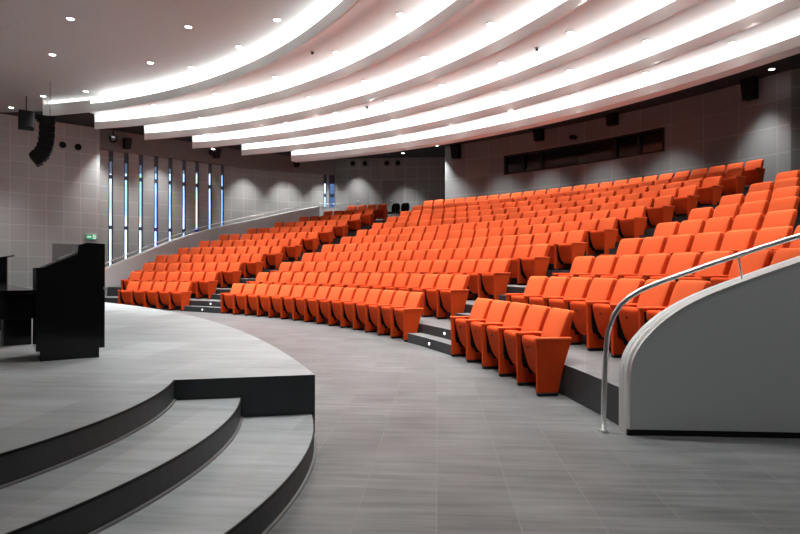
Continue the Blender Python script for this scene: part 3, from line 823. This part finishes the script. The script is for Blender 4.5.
b = bmesh.new(); tube(b, [(0, 0, 0.27), (0, 0, ZC-0.06-hp.z)], 0.02, 8); obj('hanger', b, M['cable'], t)

def box_speaker(p, face, label, w=0.34, h=0.52, group='black wall loudspeakers'):
    """tapered wall loudspeaker; face = direction it looks to (plan)"""
    rz = math.atan2(face[1], face[0])+PI/2
    t = thing('wall_speaker', label, 'loudspeaker', p, rz, group)
    b = bmesh.new()
    prism(b, [(-w/2, -0.16, h/2), (w/2, -0.16, h/2), (w/2*0.82, -0.10, -h/2), (-w/2*0.82, -0.10, -h/2)], (0, 0.26, 0), 0.012, 2); obj('cabinet', b, M['black_box'], t)
    b = bmesh.new(); prism(b, [(-w/2+0.03, -0.172, h/2-0.03), (w/2-0.03, -0.172, h/2-0.03), (w/2*0.82-0.03, -0.118, -h/2+0.03), (-w/2*0.82+0.03, -0.118, -h/2+0.03)], (0, 0.02, 0)); obj('grille', b, M['black_plastic'], t)
    b = bmesh.new(); box(b, -0.05, 0.05, 0.08, 0.24, -0.06, 0.06, 0.004, 1); obj('bracket', b, M['black_plastic'], t)
for px, py, lab in ((455.5, 151.5, 'black loudspeaker on the curved back wall by the alcove corner'), (538.5, 133, 'black loudspeaker on the back wall above the booth window, left of two'),
                    (611.8, 116.5, 'black loudspeaker on the back wall above the booth window, right of two'), (749.5, 88.5, 'black loudspeaker on the back wall at the far right under the dark ceiling')):
    p = at_r(px, py, RW-0.24); a = polar(p)[1]
    box_speaker(p, (-cos(a), -sin(a)), lab, 0.42, 0.62)
def near_side(px, py, off):
    for a, b in zip(SIDE, SIDE[1:]):
        d_ = Vector((b[0]-a[0], b[1]-a[1], 0)); l = d_.length; d_.normalize(); n_ = Vector((d_.y, -d_.x, 0))
        A_ = Vector((*a, 0))+n_*off; B_ = Vector((*b, 0))+n_*off
        p = at_line(px, py, A_, B_); s_ = (p-A_).dot(d_)
        if -0.2 <= s_ <= l+0.05: return p, n_
    return p, n_
for px, py, lab in ((127, 144, 'small black loudspeaker on the header over the second slit window'), (216.5, 153.5, 'small black loudspeaker on the header near the last slit window'), (296.5, 163, 'small black loudspeaker on the header under the last beam end')):
    p, n_ = near_side(px, py, 0.24)
    box_speaker(p, n_, lab, 0.30, 0.42)
def dome(p, label, stem=True):
    t = thing('dome_camera', label, 'camera', p, 0, 'ceiling dome cameras')
    b = bmesh.new()
    ring_loft(b, [[(r*cos(2*PI*k/16), r*sin(2*PI*k/16), z) for k in range(16)] for r, z in ((0.05, -0.17), (0.11, -0.14), (0.145, -0.08), (0.155, -0.01), (0.155, 0.0))]); obj('dome', b, M['gloss_black'], t, True)
    b = bmesh.new(); ring_loft(b, [[(r*cos(2*PI*k/16), r*sin(2*PI*k/16), z) for k in range(16)] for r, z in ((0.165, 0.0), (0.165, 0.07), (0.10, 0.12), (0.03, 0.14))]); obj('housing', b, M['black_plastic'], t)
    b = bmesh.new(); tube(b, [(0, 0, 0.13), (0, 0, ZC-p[2])], 0.02, 8); obj('stem', b, M['black_plastic'], t)
p, _ = near_side(113, 139, 0.35); dome(p, 'black dome camera hanging over the first slit window at the left')
p, _ = near_side(212, 152, 0.62); dome(p, 'black dome camera hanging near the end of the slit windows')
def wall_disc(p, n_, label, group):
    rz = math.atan2(n_.y, n_.x)+PI/2
    t = thing('wall_outlet', label, 'wall fitting', p, rz, group)
    b = bmesh.new(); tube(b, [(0, 0.03, 0), (0, -0.03, 0)], 0.13, 18); obj('ring', b, M['black_plastic'], t)
    b = bmesh.new(); tube(b, [(0, -0.03, 0), (0, -0.06, 0)], 0.085, 18); obj('nozzle', b, M['black_box'], t)
A, B = FRONT[1], FRONT[2]; d_ = Vector((B[0]-A[0], B[1]-A[1], 0)).normalized(); n_ = Vector((d_.y, -d_.x, 0))
for (px, py), lab in (((62.4, 145.5), 'round dark air nozzle high on the left wall, left of its pair'), ((77.8, 147.6), 'round dark air nozzle high on the left wall, right of its pair')):
    wall_disc(at_line(px, py, A, B), n_, lab, 'round air nozzles')
A, B = ALC; d_ = Vector((B[0]-A[0], B[1]-A[1], 0)).normalized(); n2_ = Vector((d_.y, -d_.x, 0))
for (px, py), lab in (((352.8, 163.7), 'round dark air nozzle on the alcove wall, first from the left'), ((364.8, 163.6), 'round dark air nozzle on the alcove wall, second from the left'), ((386.7, 163.2), 'round dark air nozzle on the alcove wall, third from the left'), ((397.8, 163), 'round dark air nozzle on the alcove wall, fourth from the left')):
    wall_disc(at_line(px, py, A, B), n2_, lab, 'round air nozzles')
# camera above the booth window
p = at_r(574, 137.5, RW-0.16); a = polar(p)[1]
t = thing('security_camera', 'small black camera on the back wall just above the booth window', 'camera', p, a-PI/2)
b = bmesh.new(); box(b, -0.09, 0.09, -0.2, 0.05, -0.07, 0.07, 0.02, 2); obj('housing', b, M['black_plastic'], t)
b = bmesh.new(); tube(b, [(0, 0.0, 0.0), (0, 0.155, 0.05)], 0.025, 8); obj('bracket', b, M['black_plastic'], t)
b = bmesh.new(); tube(b, [(0, -0.195, 0.0), (0, -0.225, 0.0)], 0.045, 12); obj('lens', b, M['gloss_black'], t)
p = at_r(575, 149.5, RW+0.45); a = polar(p)[1]
t = thing('projector', 'dark projector behind the glass in the middle of the booth window', 'projector', (p.x, p.y, 4.4), a-PI/2)
b = bmesh.new(); box(b, -0.3, 0.3, -0.2, 0.35, 0.95, 1.35, 0.02, 2); obj('housing', b, M['black_plastic'], t)
b = bmesh.new(); tube(b, [(0.08, -0.2, 1.18), (0.08, -0.28, 1.18)], 0.08, 14); obj('lens', b, M['gloss_black'], t)
b = bmesh.new(); box(b, -0.12, 0.12, 0.0, 0.2, 0.0, 0.95, 0.01, 1); obj('pedestal', b, M['black_plastic'], t)
# small ceiling detectors in the panels
for (px, py), lab in (((312, 52.6), 'tiny dark sensor on the panel between the first two coves'), ((536.5, 48.7), 'tiny dark sensor on the panel before the fourth cove'), ((367, 107.5), 'tiny dark sensor on the panel before the fourth cove, left')):
    p = at_z(px, py, ZP-0.03)
    t = thing('ceiling_sensor', lab, 'sensor', (p.x, p.y, ZP), 0, 'ceiling sensors')
    b = bmesh.new(); disc(b, (0, 0), 0.06, -0.03, 0.0, 14); obj('base', b, M['silver'], t)
    b = bmesh.new(); disc(b, (0, 0), 0.035, -0.07, -0.03, 12); obj('sensor_head', b, M['black_plastic'], t)

# exit sign on the left wall
A, B = FRONT[1], FRONT[2]; d_ = Vector((B[0]-A[0], B[1]-A[1], 0)).normalized(); n_ = Vector((d_.y, -d_.x, 0))
p = at_line(91, 237.4, A, B)
t = thing('exit_sign', 'small green exit sign with white pictogram and arrow on the left wall', 'sign', p+n_*0.03, math.atan2(d_.y, d_.x))
b = bmesh.new(); box(b, -0.21, 0.21, -0.03, 0.025, -0.115, 0.115, 0.006, 1); obj('casing', b, M['cap'], t)
b = bmesh.new(); box(b, -0.195, 0.195, -0.036, -0.03, -0.10, 0.10); obj('sign_face', b, M['sign_green'], t)
b = bmesh.new()
prism(b, [(-0.17, -0.041, -0.025), (-0.07, -0.041, -0.025), (-0.07, -0.041, -0.06), (0.0, -0.041, 0.0), (-0.07, -0.041, 0.06), (-0.07, -0.041, 0.025), (-0.17, -0.041, 0.025)], (0, 0.006, 0)); obj('arrow', b, M['sign_white'], t)
b = bmesh.new()
prism(b, [(0.05, -0.041, -0.08), (0.16, -0.041, -0.08), (0.16, -0.041, 0.08), (0.05, -0.041, 0.08)], (0, 0.006, 0)); obj('doorway_mark', b, M['sign_white'], t)
b = bmesh.new()
tube(b, [(0.10, -0.042, 0.05), (0.10, -0.047, 0.05)], 0.016, 10)
prism(b, [(0.085, -0.0455, 0.03), (0.115, -0.0455, 0.03), (0.11, -0.0455, -0.01), (0.135, -0.0455, -0.06), (0.12, -0.0455, -0.065), (0.10, -0.0455, -0.02), (0.075, -0.0455, -0.06), (0.062, -0.0455, -0.052), (0.09, -0.0455, -0.005)], (0, 0.005, 0)); obj('running_figure', b, M['sign_green'], t)

# two black chairs left at the top of the left aisle
def black_chair(p, rz, label):
    t = thing('black_chair', label, 'chair', p, rz, 'black chairs at the top of the aisle')
    b = bmesh.new()
    ring_loft(b, [sq_ring(hw, y0, y1, z, 4, 18) for z, hw, y0, y1 in ((0.50, 0.17, 0.20, 0.24), (0.52, 0.20, 0.19, 0.25), (0.65, 0.235, 0.20, 0.27), (0.80, 0.235, 0.22, 0.29), (0.90, 0.20, 0.24, 0.30), (0.95, 0.13, 0.25, 0.295))]); obj('backrest', b, M['black_box'], t, True)
    b = bmesh.new(); box(b, -0.24, 0.24, -0.24, 0.23, 0.42, 0.50, 0.025, 2); obj('seat', b, M['black_box'], t)
    for x_ in (-0.2, 0.2):
        for y_ in (-0.2, 0.2):
            b = bmesh.new(); tube(b, [(x_*1.1, y_*1.1, 0.0), (x_, y_, 0.44)], 0.014, 8); obj('leg', b, M['black_plastic'], t)
    b = bmesh.new(); box(b, -0.03, 0.03, 0.22, 0.26, 0.44, 0.6, 0.004, 1); obj('back_strut', b, M['black_plastic'], t)
zt = RISE*11
for px, lab in ((393, 'black chair at the top of the left aisle, nearer the left seats'), (402.5, 'black chair at the top of the left aisle, nearer the middle seats')):
    p = at_r(px, 212, 29.4); black_chair((p.x, p.y, zt), polar(p)[1]-PI/2, lab)

# ------------------------------------------------------------------ lighting
def spot(p, target, power, size, blend=0.6, rad=0.06, col=(1, 0.98, 0.96)):
    l = bpy.data.lights.new('downlight_beam', 'SPOT'); l.energy = power; l.spot_size = math.radians(size); l.spot_blend = blend; l.shadow_soft_size = rad; l.color = col
    o = bpy.data.objects.new('downlight_beam', l); COL.objects.link(o); o.location = p
    o.rotation_euler = (Vector(target)-Vector(p)).to_track_quat('-Z', 'Y').to_euler()
    return o
for px, d_ in ((455, 1.2), (503, 1.35), (547, 1.35), (605, 1.35), (672, 1.35), (768, 0.75)):
    a = wa(px); p = pol(RW-d_, a, ZC-0.08); spot(p, pol(RW-d_+0.12, a, 2.5), 115, 82 if d_ > 1 else 70, 1.0, 0.15)
for q in WDL[:3]:
    p = at_z(*q[0], ZC); spot((p.x, p.y, ZC-0.06), (p.x+0.05, p.y+0.35, 2.5), 140, 74, 1.0)
for s_ in (0.3, 2.4, 4.6, 6.6, 8.6, 10.4):
    x_, y_ = lerp_poly(offset_poly(SIDE, -0.7), s_); x2, y2 = lerp_poly(offset_poly(SIDE, -0.2), s_)
    spot((x_, y_, ZC-0.08), (x2, y2, 2.5), 130, 70, 1.0)
STAGE4 = [(70, 19), (52, 55), (188, 27), (150, 63)]
for q, _l in SDL:
    p = sdl(q); spot((p.x, p.y, ZP-0.04), (p.x, p.y, 0), 215 if q in STAGE4 else 150, 95 if q in STAGE4 else 64, 1.0, 0.12)
for p, e_ in PDL:
    spot((p.x, p.y, ZP-0.04), (p.x, p.y, 0), 305*e_, 70, 1.0, 0.12)
for i, (x_, y_) in enumerate([(-2.4, 9.0), (0.0, 6.0), (2.7, 3.0)] + [tuple(pol(16.38, a_)[:2]) for a_ in (0.52, 0.39, 0.26, 0.13)]):  # unseen downlights added to brighten the stage front, near seats and parapet
    downlight((x_, y_), 'unseen downlight added to brighten the front, in the stage ceiling above the camera', ZP, 'added fill downlights above the camera')
    spot((x_, y_, ZP-0.04), (x_, y_, 0), (185, 125, 70, 175, 150, 125, 100)[i], 95 if i < 3 else 72, 1.0, 0.12)

w = bpy.data.worlds.new('World'); sc.world = w; w.use_nodes = True
bg = w.node_tree.nodes['Background']; nt = w.node_tree
tc = node(nt, 'ShaderNodeTexCoord'); nz = node(nt, 'ShaderNodeTexNoise'); cr = node(nt, 'ShaderNodeValToRGB')
nz.inputs['Scale'].default_value = 9.0; nz.inputs['Detail'].default_value = 4
cr.color_ramp.elements[0].position = 0.42; cr.color_ramp.elements[1].position = 0.56
cr.color_ramp.elements[0].color = (0.25, 0.45, 0.80, 1); cr.color_ramp.elements[1].color = (0.86, 0.90, 1.0, 1)
nt.links.new(tc.outputs['Generated'], nz.inputs['Vector']); nt.links.new(nz.outputs['Fac'], cr.inputs['Fac']); nt.links.new(cr.outputs['Color'], bg.inputs['Color'])
bg.inputs['Strength'].default_value = 0.55

vs = sc.view_settings
sc.display_settings.display_device = 'sRGB'
vs.view_transform = 'Standard'; vs.look = 'None'; vs.gamma = 1.0; vs.exposure = 2.68; vs.use_curve_mapping = False
cy = sc.cycles
cy.use_denoising = True
cy.max_bounces = 8; cy.diffuse_bounces = 4; cy.glossy_bounces = 3; cy.transparent_max_bounces = 8
cy.sample_clamp_indirect = 6.0
